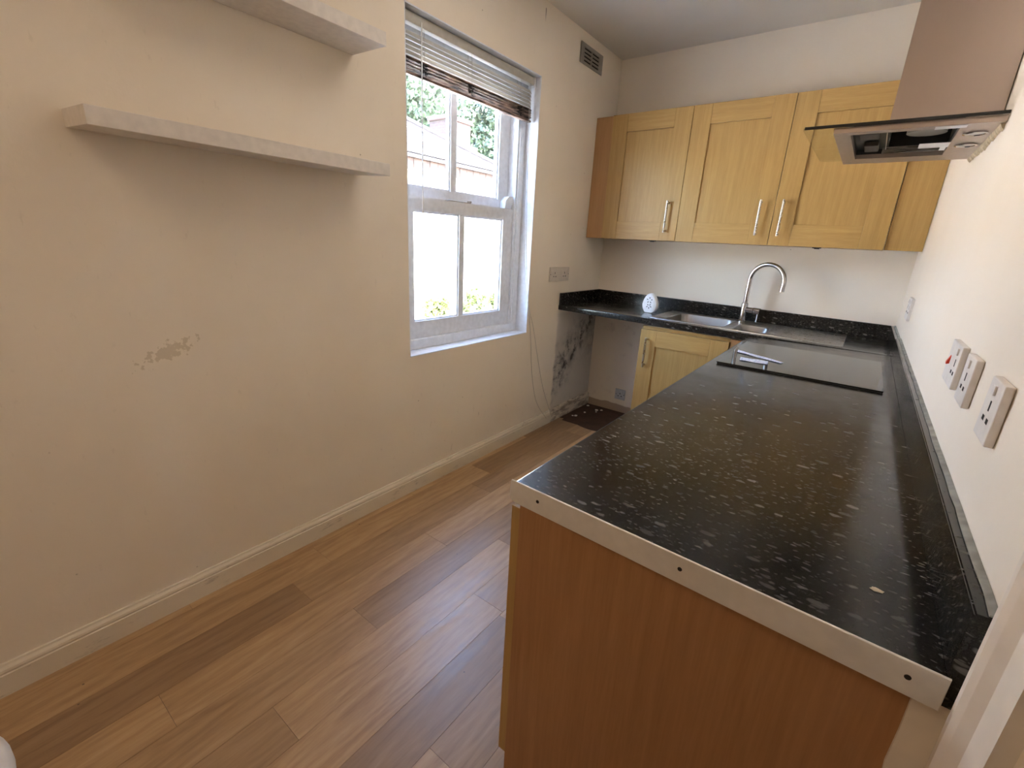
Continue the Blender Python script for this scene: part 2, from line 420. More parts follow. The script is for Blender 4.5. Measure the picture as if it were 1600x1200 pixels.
# ------------------------------------------------------------------ room shell
win = dict(y0=1.498, y1=2.506, z0=0.765, z1=2.268)
T = 0.28
def structure(name, bm, m, parent=None):
    o = obj(name, bm, m, parent)
    if parent is None: o['kind'] = 'structure'
    return o
structure('wall_left', cells(B(), [NEAR, win['y0'] - .004, win['y1'] + .004, D], [-0.02, win['z0'] - .006, win['z1'] + .004, H], (-T, 0), {(1, 1)}, 'x'), m_wall_left)
structure('wall_back', box(B(), -T, W + 0.12, D, D + 0.2, -0.02, H), m_wall_back)
DO0, DO1, DOZ = -0.36, 0.485, 2.02
structure('wall_right', cells(B(), [NEAR, DO0, DO1, D], [-0.02, 0.0, DOZ, H], (W, W + 0.12), {(1, 1)}, 'x'), m_wall_right)
structure('wall_near', box(B(), -T, W + 0.12, NEAR - 0.2, NEAR, -0.02, H), m_wall_back)
structure('ceiling', box(B(), -T, W + 0.12, NEAR - 0.2, D + 0.2, H, H + 0.15), m_ceiling)
floor = structure('floor', box(B(), -0.05, W + 0.12, NEAR, D, -0.06, -0.004), m_dark_floor)

# vinyl planks laid along the room, each one its own piece
PW, PL = 0.147, 1.06
seams = {0: 0.87, 1: 0.70, 2: 0.21, 3: 0.778, 4: 0.405, 5: 1.13, 6: 0.05, 7: 0.62, 8: 0.30, 9: 0.95, 10: 0.15, 11: 0.5, 12: 0.8}
END = lambda x: 2.984 if x > 0.63 else 3.00 + 0.03 * math.sin(x * 14 + 0.6) - 0.10 * max(0, x - 0.28)
for c in range(-1, 13):
    x0 = 0.053 + PW * c; x1 = x0 + PW
    x0c, x1c = max(x0, 0.004), min(x1, W - 0.002)
    if x1c - x0c < 0.01: continue
    s = seams.get(c, 0.4)
    k = math.floor((NEAR - s) / PL)
    while s + k * PL < 3.1:
        ya, yb = max(s + k * PL, NEAR + 0.002), s + (k + 1) * PL
        k += 1
        if yb - ya < 0.02: continue
        g = 0.0005; bv = 0.0007
        n = 4
        # the far end of the last row is cut along a wavy line
        far = []
        for i in range(n + 1):
            xx = x0c + g + (x1c - x0c - 2 * g) * i / n
            far.append((xx, min(yb - g, END(xx))))
        if min(p[1] for p in far) - ya < 0.02: continue
        bm = B()
        pts = [(x0c + g, ya + g), (x1c - g, ya + g)] + far[::-1]
        prism(bm, pts, -0.004, 0.0)
        top = [f for f in bm.faces if all(abs(v.co.z) < 1e-6 for v in f.verts)]
        bmesh.ops.inset_region(bm, faces=top, thickness=bv, depth=0.0005)
        for v in bm.verts: v.co.z = min(v.co.z, 0.0005)
        obj('plank', bm, m_plank, floor)

# skirting boards
def skirt_profile(h, d):
    return [(0.0005, 0), (d, 0), (d, h * 0.70), (d - 0.003, h * 0.72), (d - 0.003, h * 0.76), (d - 0.001, h * 0.79), (d - 0.003, h * 0.86), (d - 0.010, h * 0.94), (d - 0.012, h), (0.0005, h)]
structure('baseboard_left', prism(B(), skirt_profile(0.100, 0.020), NEAR + 0.001, 2.885, 'y'), m_skirt)
b2 = prism(B(), skirt_profile(0.108, 0.017), 2.888, D - 0.001, 'y')
structure('baseboard_void', b2, m_skirt)

# door opening on the right: architrave, lining and closed door
def arch_prof(y1, y0, dirn=1):
    w = y1 - y0
    return [(W + 0.0, y1), (W - 0.016, y1), (W - 0.018, y1 - 0.008), (W - 0.018, y1 - 0.030 * dirn), (W - 0.024, y1 - 0.036 * dirn), (W - 0.020, y1 - 0.044 * dirn),
            (W - 0.012, y1 - 0.056 * dirn), (W - 0.012, y0 + 0.012), (W - 0.015, y0 + 0.006), (W - 0.015, y0), (W + 0.0, y0)]
m_arch = plain('casing_cream_paint', (0.80, 0.72, 0.62), 0.4, grain=0.08, scale=12)
structure('trim_1', prism(B(), arch_prof(0.604, 0.497), 0.0, DOZ + 0.03), m_arch)
structure('trim_2', prism(B(), [(W, DO0 - 0.012), (W - 0.016, DO0 - 0.012), (W - 0.018, DO0 - 0.05), (W - 0.014, DO0 - 0.11), (W, DO0 - 0.11)], 0.0, DOZ + 0.03), m_arch)
d1 = thing('door_1', None, None, (W + 0.05, (DO0 + DO1) / 2, 0), kind='structure')
m_door = plain('door_shade_tone', (0.20, 0.155, 0.12), 0.5)  # dark brown-grey puts the dim shade of the doorway into the colour
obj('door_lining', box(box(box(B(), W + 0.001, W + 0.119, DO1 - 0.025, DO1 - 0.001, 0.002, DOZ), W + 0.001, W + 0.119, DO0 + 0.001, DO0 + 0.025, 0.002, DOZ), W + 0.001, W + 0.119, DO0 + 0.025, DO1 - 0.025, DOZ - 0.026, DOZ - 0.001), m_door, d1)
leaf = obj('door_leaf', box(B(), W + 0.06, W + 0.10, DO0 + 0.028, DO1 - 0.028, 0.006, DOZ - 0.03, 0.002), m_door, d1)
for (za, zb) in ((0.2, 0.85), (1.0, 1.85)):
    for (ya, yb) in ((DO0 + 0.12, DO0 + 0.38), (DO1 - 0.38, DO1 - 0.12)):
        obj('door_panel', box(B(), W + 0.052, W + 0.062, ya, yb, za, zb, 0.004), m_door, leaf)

# ------------------------------------------------------------------ window: sliding sashes in a painted reveal
wd = thing('window_1', 'white painted sliding sash window with four panes in the left wall', None, (-0.14, 2.0, win['z0']), kind='structure')
y0, y1, z0, z1 = win['y0'], win['y1'], win['z0'], win['z1']
obj('reveal_lining', box(B(), -0.20, -0.0005, y1 - 0.001, y1 + 0.004, z0, z1), m_white, wd)
obj('reveal_lining', box(B(), -0.20, -0.0005, y0 - 0.004, y0 + 0.001, z0, z1), m_white, wd)
obj('reveal_lining', box(B(), -0.20, -0.0005, y0, y1, z1 - 0.001, z1 + 0.004), m_white, wd)
obj('window_sill', box(B(), -0.20, 0.002, y0, y1, z0 - 0.006, z0, 0.001), m_white, wd)
obj('frame_jamb', box(box(B(), -0.23, -0.092, 2.432, y1 - 0.001, z0, z1 - 0.001, 0.003), -0.10, -0.085, 2.445, 2.462, z0 + 0.05, z1 - 0.06, 0.004), m_white, wd)
obj('frame_jamb', box(B(), -0.23, -0.092, y0 + 0.001, 1.528, z0, z1 - 0.001, 0.003), m_white, wd)
obj('frame_head', box(B(), -0.23, -0.092, 1.528, 2.432, 2.195, z1 - 0.001, 0.003), m_white, wd)
obj('frame_cill', box(B(), -0.26, -0.092, 1.528, 2.432, z0, 0.820, 0.004), m_white, wd)
def sash(name, xa, xb, za, zb, pb, pt, pr, bar):
    ya, yb = 1.530, 2.430; pl = 1.620
    bm = cells(B(), [ya, pl, pr, yb], [za, pb, pt, zb], (xa, xb), {(1, 1)}, 'x')
    s = obj(name, bm, m_white, wd)
    xm = (xa + xb) / 2
    obj('glazing_bar', box(B(), xa + 0.004, xb - 0.004, bar[0], bar[1], pb - 0.001, pt + 0.001, 0.004), m_white, s)
    for a, b in ((pl, bar[0]), (bar[1], pr)):
        # putty moulding around the pane, then the glass itself
        bd = cells(B(), [a - .0005, a + 0.009, b - 0.009, b + .0005], [pb - .0005, pb + 0.009, pt - 0.009, pt + .0005], (xm - 0.012, xm + 0.010), {(1, 1)}, 'x')
        obj('glazing_bead', bd, m_white, s)
        obj('pane', box(B(), xm - 0.002, xm + 0.002, a + 0.006, b - 0.006, pb + 0.006, pt - 0.006), m_pane, s)
    return s
low = sash('lower_sash', -0.148, -0.106, 0.822, 1.538, 0.912, 1.474, 2.338, (1.955, 1.995))
upp = sash('upper_sash', -0.197, -0.155, 1.500, 2.194, 1.590, 2.120, 2.338, (1.932, 1.974))
horn = prism(B(), [(2.352, 1.540), (2.412, 1.540), (2.430, 1.575), (2.430, 1.612), (2.392, 1.612), (2.358, 1.585)], -0.150, -0.108, 'x')
obj('sash_stop', horn, m_white, wd)
lk = box(box(B(), -0.140, -0.112, 1.87, 2.05, 1.5385, 1.543, 0.001), -0.128, -0.110, 2.035, 2.052, 1.543, 1.552, 0.001)
obj('sash_latch', lk, m_vent, wd)

# venetian blind hanging in the reveal
bl = thing('venetian_blind', 'raised cream venetian blind with stained bunched slats at the window top', 'blind', (-0.05, 2.0, 2.03))
obj('headrail', box(B(), -0.068, -0.034, 1.505, 2.486, 2.222, 2.262, 0.002), m_slat, bl)
def slat(z, tilt, m, x=-0.051):
    w = 0.0125; bm = B(); c, s = math.cos(tilt), math.sin(tilt)
    prof = []
    for k in range(5):
        t = -1 + k / 2; prof.append((x + t * w * c + 0.0018 * (1 - t * t) * s, z + t * w * s - 0.0018 * (1 - t * t) * -c))
    pts = prof + [(a, b - 0.0009) for a, b in prof[::-1]]
    prism(bm, pts, 1.510, 2.480, 'y')
    return obj('slat', bm, m, bl, 60)
for k in range(6): slat(2.190 - k * 0.0185, -0.95, m_slat)
for k in range(12): slat(2.094 - k * 0.0041, 0.22 + 0.05 * (k % 3), m_slat_old, -0.051 + 0.0012 * ((k * 7) % 3 - 1))
obj('bottom_rail', box(B(), -0.064, -0.038, 1.510, 2.480, 2.028, 2.040, 0.003), m_slat_old, bl)
for yy in (1.635, 1.95, 2.36):
    lad = B()
    for xx in (-0.063, -0.037): tube(lad, [(xx, yy, 2.222), (xx + 0.002, yy + 0.002, 2.13), (xx, yy, 2.04)], 0.0009, 5)
    obj('ladder_cord', lad, m_cord, bl)
    cl_ = B()
    for k in range(7):
        a = random.uniform(0, 6.28); pt = [Vector((-0.038 + 0.007 * math.cos(a + j), yy + 0.022 * math.sin(a + 2 * j + k), 2.05 + 0.038 * (j / 7) + 0.004 * math.sin(3 * j + k))) for j in range(8)]
        tube(cl_, pt, 0.0012, 5)
    obj('cord_tangle', cl_, m_black, bl)
obj('tilt_wand', tube(tube(B(), [(-0.026, 1.612, 2.235), (-0.024, 1.609, 1.430)], 0.003, 8), [(-0.034, 1.612, 2.245), (-0.026, 1.612, 2.235)], 0.0022, 6), m_clear, bl, 60)
obj('end_bracket', box(B(), -0.072, -0.030, 2.486, 2.496, 2.214, 2.2655, 0.002), m_white, bl)
def spline(pts, n=8):
    P = [Vector(p) for p in pts]; out = []
    for i in range(len(P) - 1):
        a, b, c, d = P[max(i - 1, 0)], P[i], P[i + 1], P[min(i + 2, len(P) - 1)]
        for k in range(n):
            t = k / n; out.append(0.5 * ((2 * b) + (c - a) * t + (2 * a - 5 * b + 4 * c - d) * t * t + (3 * b - a - 3 * c + d) * t ** 3))
    return out + [P[-1]]
obj('pull_cord', tube(B(), spline([(-0.033, 2.455, 2.222), (-0.028, 2.458, 1.8), (-0.012, 2.466, 1.35), (0.006, 2.500, 0.97), (0.006, 2.575, 0.80), (0.006, 2.66, 0.56), (0.010, 2.76, 0.30), (0.028, 2.885, 0.045)]), 0.0011, 6), m_cord, bl, 60)
obj('pull_cord', tube(B(), spline([(-0.033, 2.445, 2.222), (-0.028, 2.449, 1.7), (-0.012, 2.462, 1.20), (0.006, 2.512, 0.90), (0.006, 2.555, 0.72), (0.006, 2.60, 0.45), (0.008, 2.68, 0.22), (0.030, 2.80, 0.06)]), 0.0011, 6), m_cord, bl, 60)

# ------------------------------------------------------------------ sink-run worktop (along the back wall), with cut-out and upstands
YF = D - 0.617                          # its front edge
ws = thing('worktop', 'black flecked worktop along the back wall holding the steel sink', 'worktop', (W / 2, (YF + D) / 2, 0.862))
bm = cells(B(), [0.001, 0.735, 1.375, W - 0.001], [YF, 2.965, 3.425, D - 0.001], (0.862, 0.900), {(1, 1)}, 'z')
ed = [e for e in bm.edges if all(abs(v.co.y - YF) < 1e-5 for v in e.verts) and abs(e.verts[0].co.z - e.verts[1].co.z) < 1e-6]
bmesh.ops.bevel(bm, geom=ed, offset=0.009, segments=3, affect='EDGES', profile=0.5)
obj('top', bm, m_worktop, ws, 40, tilt=True)
obj('upstand', box(B(), 0.019, W - 0.021, D - 0.019, D - 0.001, 0.9005, 0.984, 0.0012), m_worktop, ws, tilt=True)
obj('upstand', box(B(), 0.001, 0.018, YF + 0.005, D - 0.001, 0.9005, 0.984, 0.0012), m_worktop, ws, tilt=True)

# main worktop (along the right wall) with aluminium end strip and upstand
XF = W - 0.661
wm = thing('worktop', 'long black flecked worktop along the right wall with metal end strip', 'worktop', ((XF + W) / 2, 1.75, 0.855))
YL, YR = 0.655, 0.632
bm = prism(B(), [(XF, YL), (W - 0.021, YR), (W - 0.021, YF - 0.001), (XF, YF - 0.001)], 0.858, 0.900)
ed = [e for e in bm.edges if all(abs(v.co.x - XF) < 1e-5 for v in e.verts) and abs(e.verts[0].co.y - e.verts[1].co.y) > 0.5]
bmesh.ops.bevel(bm, geom=ed, offset=0.008, segments=3, affect='EDGES', profile=0.5)
obj('top', bm, m_worktop, wm, 40)
up = prism(B(), [(W - 0.0205, 0.636), (W - 0.0015, 0.636), (W - 0.0015, YF - 0.001), (W - 0.0205, YF - 0.001)], 0.858, 0.990)
bmesh.ops.bevel(up, geom=[e for e in up.edges if abs(e.verts[0].co.y - e.verts[1].co.y) > 1 and e.verts[0].co.z > 0.95 and e.verts[0].co.x < W - 0.01], offset=0.002, segments=2, affect='EDGES')
obj('upstand', up, m_worktop, wm)
obj('upstand', box(B(), W - 0.0205, W - 0.0015, YF + 0.0005, D - 0.0015, 0.9006, 0.9835, 0.0012), m_worktop, ws)
se = B(); prev = None
ring = []
for i in range(61):
    yy = 0.638 + (D - 0.02 - 0.638) * i / 60
    wob = random.uniform(-0.0006, 0.0006)
    zt = 0.9915 if yy < YF else 0.986
    ring.append([se.verts.new((W - 0.0005, yy, zt + 0.004 + wob)), se.verts.new((W - 0.008 + wob * 2, yy, zt + 0.001)), se.verts.new((W - 0.008 + wob * 2, yy, zt - 0.0008)), se.verts.new((W - 0.0005, yy, zt - 0.0008))])
for a, b in zip(ring, ring[1:]):
    for k in range(4): se.faces.new((a[k], a[(k + 1) % 4], b[(k + 1) % 4], b[k]))
se.faces.new(ring[0]); se.faces.new(ring[-1][::-1])
obj('sealant_bead', se, m_sealant, wm, 50)
# end strip: rounded at its left end, screwed on
ux = Vector((W - 0.021 - XF, YR - YL, 0)).normalized(); un_ = Vector((ux.y, -ux.x, 0))
def strip_pt(s, z, out): 
    p = Vector((XF, YL, 0)) + ux * s + un_ * out; return (p.x, p.y, z)
L = (Vector((W - 0.021, YR, 0)) - Vector((XF, YL, 0))).length
prof = [(-0.004, 0.9015), (-0.006, 0.894), (-0.006, 0.868), (-0.002, 0.858), (0.006, 0.854), (L + 0.004, 0.854), (L + 0.004, 0.9015)]
st = B()
fr_ = [st.verts.new(strip_pt(s, z, 0.0035)) for s, z in prof]; bk = [st.verts.new(strip_pt(s, z, 0.0002)) for s, z in prof]
st.faces.new(fr_); st.faces.new(bk[::-1])
for i in range(len(prof)): st.faces.new((fr_[i], fr_[(i + 1) % len(prof)], bk[(i + 1) % len(prof)], bk[i]))
bmesh.ops.bevel(st, geom=[e for e in st.edges if e.verts[0] in fr_ and e.verts[1] in fr_], offset=0.0008, segments=1, affect='EDGES')
es = obj('end_strip', st, m_alu, wm)
for s in (0.062, 0.336, L - 0.030):
    c = Vector(strip_pt(s, 0.880, 0.0036))
    sb = B()
    rg = []
    for r_, o_ in ((0.0036, 0.0), (0.0034, 0.0006), (0.0018, 0.0003)):
        rg.append([sb.verts.new(c + un_ * o_ + ux * (r_ * math.cos(t)) + Vector((0, 0, r_ * math.sin(t)))) for t in [k * math.pi / 7 for k in range(14)]])
    for A, C_ in zip(rg, rg[1:]):
        for k in range(14): sb.faces.new((A[k], A[(k + 1) % 14], C_[(k + 1) % 14], C_[k]))
    sb.faces.new(rg[-1])
    obj('screw', sb, m_hole, es)

# ------------------------------------------------------------------ cabinets
def bar_handle(parent, x, yf, za, zb, m=m_handle):
    h = obj('handle', tube(B(), [(x, yf - 0.032, za), (x, yf - 0.032, zb)], 0.0065, 12), m, parent, 50)
    for z in (za + 0.012, zb - 0.012):
        obj('handle_post', tube(B(), [(x, yf - 0.0005, z), (x, yf - 0.030, z)], 0.0055, 10), m, parent, 50)
def shaker_door(parent, xa, xb, za, zb, yf, hx, hz, stile=0.110, rb=0.118, rt=0.110):
    g = 0.0015
    xa += g; xb -= g
    d = obj('door', box(B(), xa + stile - 0.004, xb - stile + 0.004, yf + 0.010, yf + 0.019, za + rb - 0.004, zb - rt + 0.004), m_oak_z, parent)
    obj('stile', box(B(), xa, xa + stile, yf, yf + 0.020, za, zb, 0.0012), m_oak_z, d)
    obj('stile', box(B(), xb - stile, xb, yf, yf + 0.020, za, zb, 0.0012), m_oak_z, d)
    obj('rail', box(B(), xa + stile + 0.0003, xb - stile - 0.0003, yf + 0.0004, yf + 0.020, za, za + rb, 0.0012), m_oak_x, d)
    obj('rail', box(B(), xa + stile + 0.0003, xb - stile - 0.0003, yf + 0.0004, yf + 0.020, zb - rt, zb, 0.0012), m_oak_x, d)
    bar_handle(d, hx, yf, *hz)
    return d
YC, CZ0, CZ1 = 3.197, 1.403, 2.203
def wall_cab(label, xa, xb, hx, clip):
    c = thing('wall_cabinet', label, 'cabinet', ((xa + xb) / 2, (YC + D) / 2, CZ0), 'oak shaker wall cabinets above the sink')
    obj('carcass', cells(B(), [xa + 0.001, xa + 0.018, xb - 0.018, xb - 0.001], [CZ0, CZ0 + 0.018, CZ1 - 0.018, CZ1], (YC + 0.022, D - 0.008), {(1, 1)}, 'y'), m_oak_z, c)
    obj('back_board', box(B(), xa + 0.002, xb - 0.002, D - 0.0078, D - 0.001, CZ0 + 0.001, CZ1 - 0.001), m_carcass, c)
    shaker_door(c, xa, xb, CZ0, CZ1, YC, hx, (1.455, 1.655))
    if clip:
        obj('black_clip', box(box(B(), clip - 0.022, clip + 0.022, YC + 0.022, YC + 0.04, CZ0 - 0.006, CZ0 - 0.0005, 0.001), clip - 0.012, clip + 0.014, YC + 0.018, YC + 0.03, CZ0 - 0.010, CZ0 - 0.006, 0.001), m_black, c)
    return c
wall_cab('oak wall cabinet left of the three, nearest the air vent, handle on its right', 0.136, 0.679, 0.605, 0.516)
wall_cab('middle oak wall cabinet of the three above the tap, handle on its right', 0.679, 1.236, 1.162, None)
wall_cab('oak wall cabinet right of the three, partly behind the extractor hood', 1.236, 1.792, 1.281, 1.489)
f1 = obj('filler_panel', box(B(), 0.002, 0.1345, YC + 0.018, YC + 0.036, CZ0, CZ1, 0.001), m_oak_dark)
tag(f1, 'brown upright filler strip between left wall and first wall cabinet', 'panel', 'wall cabinet filler panels')
f2 = obj('filler_panel', box(B(), 1.7935, W - 0.002, YC + 0.016, YC + 0.034, CZ0, CZ1, 0.001), m_oak_z)
tag(f2, 'oak filler board between right wall cabinet and right wall below the hood', 'panel', 'wall cabinet filler panels')

# sink base cabinet with its open appliance space to the left
cb = thing('base_cabinet', 'oak sink cabinet below the back worktop beside the empty appliance space', 'cabinet', (0.91, 3.2, 0.0))
obj('carcass', box(box(box(box(B(), 0.640, 0.658, 2.9505, 3.47, 0.14, 0.858), 1.24, 1.258, 2.95, 3.47, 0.14, 0.858), 0.658, 1.24, 2.95, 3.47, 0.14, 0.158), 0.658, 1.24, 2.972, 2.988, 0.80, 0.858), m_carcass, cb)
obj('top_rail', box(B(), 0.640, 1.19, 2.9475, 2.9495, 0.80, 0.8585), m_oak_x, cb)
obj('plinth', box(B(), 0.66, 1.30, 2.985, 3.0, 0.004, 0.14), m_oak_x, cb)
db = shaker_door(cb, 0.637, 1.190, 0.150, 0.838, 2.927, 0.690, (0.590, 0.790), 0.106, 0.110, 0.106)
obj('filler', box(B(), 1.194, 1.326, 2.935, 2.949, 0.150, 0.856), m_oak_dark, cb)

# base cabinets below the main worktop
XC = XF + 0.018                         # door faces
def base_cab(label, ya, yb, first=False, bottom=0.165):
    c = thing('base_cabinet', label, 'cabinet', ((XC + W) / 2, (ya + yb) / 2, 0.0))
    if first:
        sb_ = B(); pts_ = [(W - 0.0005, 0.003), (W - 0.036, 0.003)]
        for k in range(15): pts_.append((W - 0.036 + random.uniform(-0.004, 0.004), 0.05 + k * 0.0565))
        pts_ += [(W - 0.030, 0.853), (W - 0.0005, 0.853)]
        prism(sb_, pts_, ya - 0.006, ya - 0.0003, 'y')
        obj('painted_scribe', sb_, m_arch, c)
        obj('end_panel', box(B(), XC + 0.002, W - 0.002, ya, ya + 0.018, 0.002, 0.8535, 0.001), m_beech, c)
    else:
        obj('side_panel', box(B(), XC + 0.024, W - 0.03, ya + 0.001, ya + 0.019, 0.10, 0.8535), m_carcass, c)
    obj('side_panel', box(B(), XC + 0.024, W - 0.03, yb - 0.019, yb - 0.001, 0.10, 0.8535), m_carcass, c)
    obj('base_board', box(B(), XC + 0.024, W - 0.03, ya + 0.020, yb - 0.020, bottom, bottom + 0.018), m_carcass, c)
    obj('plinth', box(B(), XC + 0.06, XC + 0.075, ya + 0.019, yb, 0.002, bottom - 0.01), m_oak_y, c)
    dy0 = ya + 0.002; dy1 = yb - 0.002; z0_, z1_ = bottom, 0.845; stl = 0.105
    d = obj('door', box(B(), XC + 0.008, XC + 0.019, dy0 + stl - 0.004, dy1 - stl + 0.004, z0_ + stl - 0.004, z1_ - stl + 0.004), m_oak_z, c)
    if first: dy0 = ya - 0.0005
    obj('stile', box(B(), XC, XC + 0.0015 if first else XC + 0.02, dy0, dy0 + stl, z0_, z1_), m_oak_z, d) if not first else obj('stile', box(B(), XC - 0.018, XC + 0.0015, dy0 + 0.002, dy0 + stl, z0_, z1_), m_oak_z, d)
    xo = -0.018 if first else 0
    obj('stile', box(B(), XC + xo, XC + 0.0195 + xo, dy1 - stl, dy1, z0_, z1_, 0.001), m_oak_z, d)
    obj('rail', box(B(), XC + xo, XC + 0.0195 + xo, dy0 + stl, dy1 - stl, z0_, z0_ + stl, 0.001), m_oak_y, d)
    obj('rail', box(B(), XC + xo, XC + 0.0195 + xo, dy0 + stl, dy1 - stl, z1_ - stl, z1_, 0.001), m_oak_y, d)
    return c
base_cab('base cabinet with plain beech end panel under the near end of the worktop', 0.652, 1.30, True)
base_cab('base cabinet under the middle of the long worktop, before the hob', 1.302, 2.02)
base_cab('base cabinet directly under the black glass hob', 2.022, 2.66)

# ------------------------------------------------------------------ hob, paper strips
hob = thing('hob', 'black glass hob set flat in the long worktop below the hood', 'hob', (1.61, 2.33, 0.9002))
bm = B(); prism(bm, rrect(1.326, 1.893, 2.030, 2.640, 0.006, 3), 0.9042, 0.9085)
bmesh.ops.bevel(bm, geom=[e for e in bm.edges if abs(e.verts[0].co.z - e.verts[1].co.z) < 1e-6 and e.verts[0].co.z > 0.907], offset=0.001, segments=2, affect='EDGES')
obj('glass_top', bm, m_hob, hob, 35)
obj('gasket', box(B(), 1.330, 1.889, 2.034, 2.636, 0.9003, 0.9041), m_black, hob)
def paper_mat():
    m = M('printed_paper', 0.6)
    p = m.oc()
    bars = m.noise(m.mapped(p, (1, 0.2, 1)), 160, 3, 0.6)
    rows = m.math('GREATER_THAN', m.math('SINE', m.math('MULTIPLY', m.sep(p)[1], 420)), 0.1)
    f = m.math('MULTIPLY', m.mr(bars, 0.50, 0.58), rows)
    m.set('Base Color', m.mix(m.math('MULTIPLY', f, 0.75), (0.72, 0.78, 0.92), (0.14, 0.22, 0.55)))
    return m.m
m_paper = paper_mat()
def paper(pts, label, lift):
    bm = B(); n = 10
    A, Bp, C_, D_ = [Vector((*p, 0)) for p in pts]
    g = [[bm.verts.new((A.lerp(Bp, i / n)).lerp(D_.lerp(C_, i / n), j / 2) + Vector((0, 0, 0.9098 + lift * (math.sin(i * 0.9 + j) * 0.5 + 0.5)))) for j in range(3)] for i in range(n + 1)]
    fs = [bm.faces.new((g[i][j], g[i + 1][j], g[i + 1][j + 1], g[i][j + 1])) for i in range(n) for j in range(2)]
    ex = bmesh.ops.extrude_face_region(bm, geom=fs)
    for v in [v for v in ex['geom'] if isinstance(v, bmesh.types.BMVert)]: v.co.z += 0.0004
    tag(obj('paper_strip', bm, m_paper), label, 'paper', 'printed strips on the hob')
paper([(1.352, 2.300), (1.545, 2.205), (1.552, 2.235), (1.345, 2.352)], 'long blue and white printed strip lying slantwise on the hob', 0.0016)
paper([(1.398, 2.127), (1.505, 2.132), (1.498, 2.205), (1.388, 2.195)], 'short blue and white printed strip nearer the hob front edge', 0.0016)

# ------------------------------------------------------------------ sink and tap
sk = thing('sink', 'stainless steel sink with one and a half bowls and drainer', 'sink', (1.2, 3.19, 0.86))
SX0, SX1, SY0, SY1 = 0.665, 1.735, 2.940, 3.445
def ring3(bm, pts, z): return [bm.verts.new((x, y, z)) for x, y in pts]
def bridge(bm, A, C_):
    n = len(A)
    for k in range(n): bm.faces.new((A[k], A[(k + 1) % n], C_[(k + 1) % n], C_[k]))
bm = B()
outer0 = ring3(bm, rrect(SX0, SX1, SY0, SY1, 0.018), 0.9006); outer1 = ring3(bm, rrect(SX0 + 0.002, SX1 - 0.002, SY0 + 0.002, SY1 - 0.002, 0.018), 0.9045)
outer2 = ring3(bm, rrect(SX0 + 0.010, SX1 - 0.010, SY0 + 0.010, SY1 - 0.010, 0.014), 0.9045); outer3 = ring3(bm, rrect(SX0 + 0.016, SX1 - 0.016, SY0 + 0.016, SY1 - 0.016, 0.012), 0.9025)
bridge(bm, outer0, outer1); bridge(bm, outer1, outer2); bridge(bm, outer2, outer3)
hb1 = ring3(bm, rrect(0.752, 1.118, 2.992, 3.392, 0.050), 0.9025); hb2 = ring3(bm, rrect(1.175, 1.356, 2.985, 3.262, 0.045), 0.9025)
loop = lambda R: [e for v in R for e in v.link_edges if e.other_vert(v) in R]
edges = list({e for e in outer3[0].link_edges if e.other_vert(outer3[0]) in outer3})
es_ = set()
for R in (outer3,):
    for i in range(len(R)): es_.add(bm.edges.get((R[i], R[(i + 1) % len(R)])))
for R in (hb1, hb2):
    for i in range(len(R)): es_.add(bm.edges.new((R[i], R[(i + 1) % len(R)])))
bmesh.ops.triangle_fill(bm, use_beauty=True, use_dissolve=False, edges=list(es_))
obj('deck', bm, m_steel, sk, 30, tilt=True)
def bowl(name, x0, x1, y0, y1, r, depth):
    bm = B(); R = []
    for ins, z, rr in ((-0.004, 0.9030, r + 0.004), (0.0, 0.9027, r), (0.003, 0.900, r), (0.006, 0.893, r), (0.016, 0.9 - depth + 0.025, r), (0.024, 0.9 - depth + 0.008, r - 0.005), (0.042, 0.9 - depth, max(r - 0.02, 0.01))):
        R.append(ring3(bm, rrect(x0 + ins, x1 - ins, y0 + ins, y1 - ins, rr), z))
    for A, C_ in zip(R, R[1:]): bridge(bm, A, C_)
    bm.faces.new(R[-1])
    b = obj(name, bm, m_bowl_steel, sk, 50, tilt=True)
    cx, cy = (x0 + x1) / 2, (y0 + y1) / 2
    obj('drain', lathe(B(), [(0.036, 0.9008 - depth), (0.036, 0.903 - depth), (0.028, 0.903 - depth), (0.024, 0.9012 - depth)], (cx, cy, 0), 24), m_chrome, b, 40, tilt=True)
bowl('main_bowl', 0.752, 1.118, 2.992, 3.392, 0.050, 0.155)
bowl('half_bowl', 1.175, 1.356, 2.985, 3.262, 0.045, 0.09)
for k in range(7):
    xx = 1.43 + k * 0.040
    obj('drainer_rib', box(B(), xx, xx + 0.009, 3.02, 3.38, 0.9026, 0.9046, 0.0009), m_steel, sk, tilt=True)

tp = thing('tap', 'chrome swan neck mixer tap behind the half bowl', 'tap', (1.150, 3.375, 0.91))
TX, TY = 1.150, 3.375
obj('body', lathe(B(), [(0.026, 0.9045), (0.026, 0.912), (0.021, 0.916), (0.021, 1.018), (0.019, 1.026), (0.0155, 1.030)], (TX, TY, 0), 28), m_chrome, tp, 40, tilt=True)
path = [(TX, TY, 1.028), (TX, TY, 1.10), (TX, TY, 1.178)]
RR = 0.104
for k in range(1, 19):
    a = math.pi - math.pi * k / 18 * 1.03
    path.append((TX + RR * 0.98 + RR * 0.98 * math.cos(a), TY - 0.10 * (1 - math.cos(math.pi * k / 18)) * 0.25, 1.178 + RR * math.sin(a)))
lx, ly, lz = path[-1]; path.append((lx - 0.002, ly, lz - 0.032))
sp = obj('spout', tube(B(), path, 0.0135, 16), m_chrome, tp, 50, tilt=True)
obj('nozzle', tube(B(), [(lx - 0.002, ly, lz - 0.030), (lx - 0.002, ly, lz - 0.044)], 0.0145, 16), m_chrome, sp, 50, tilt=True)
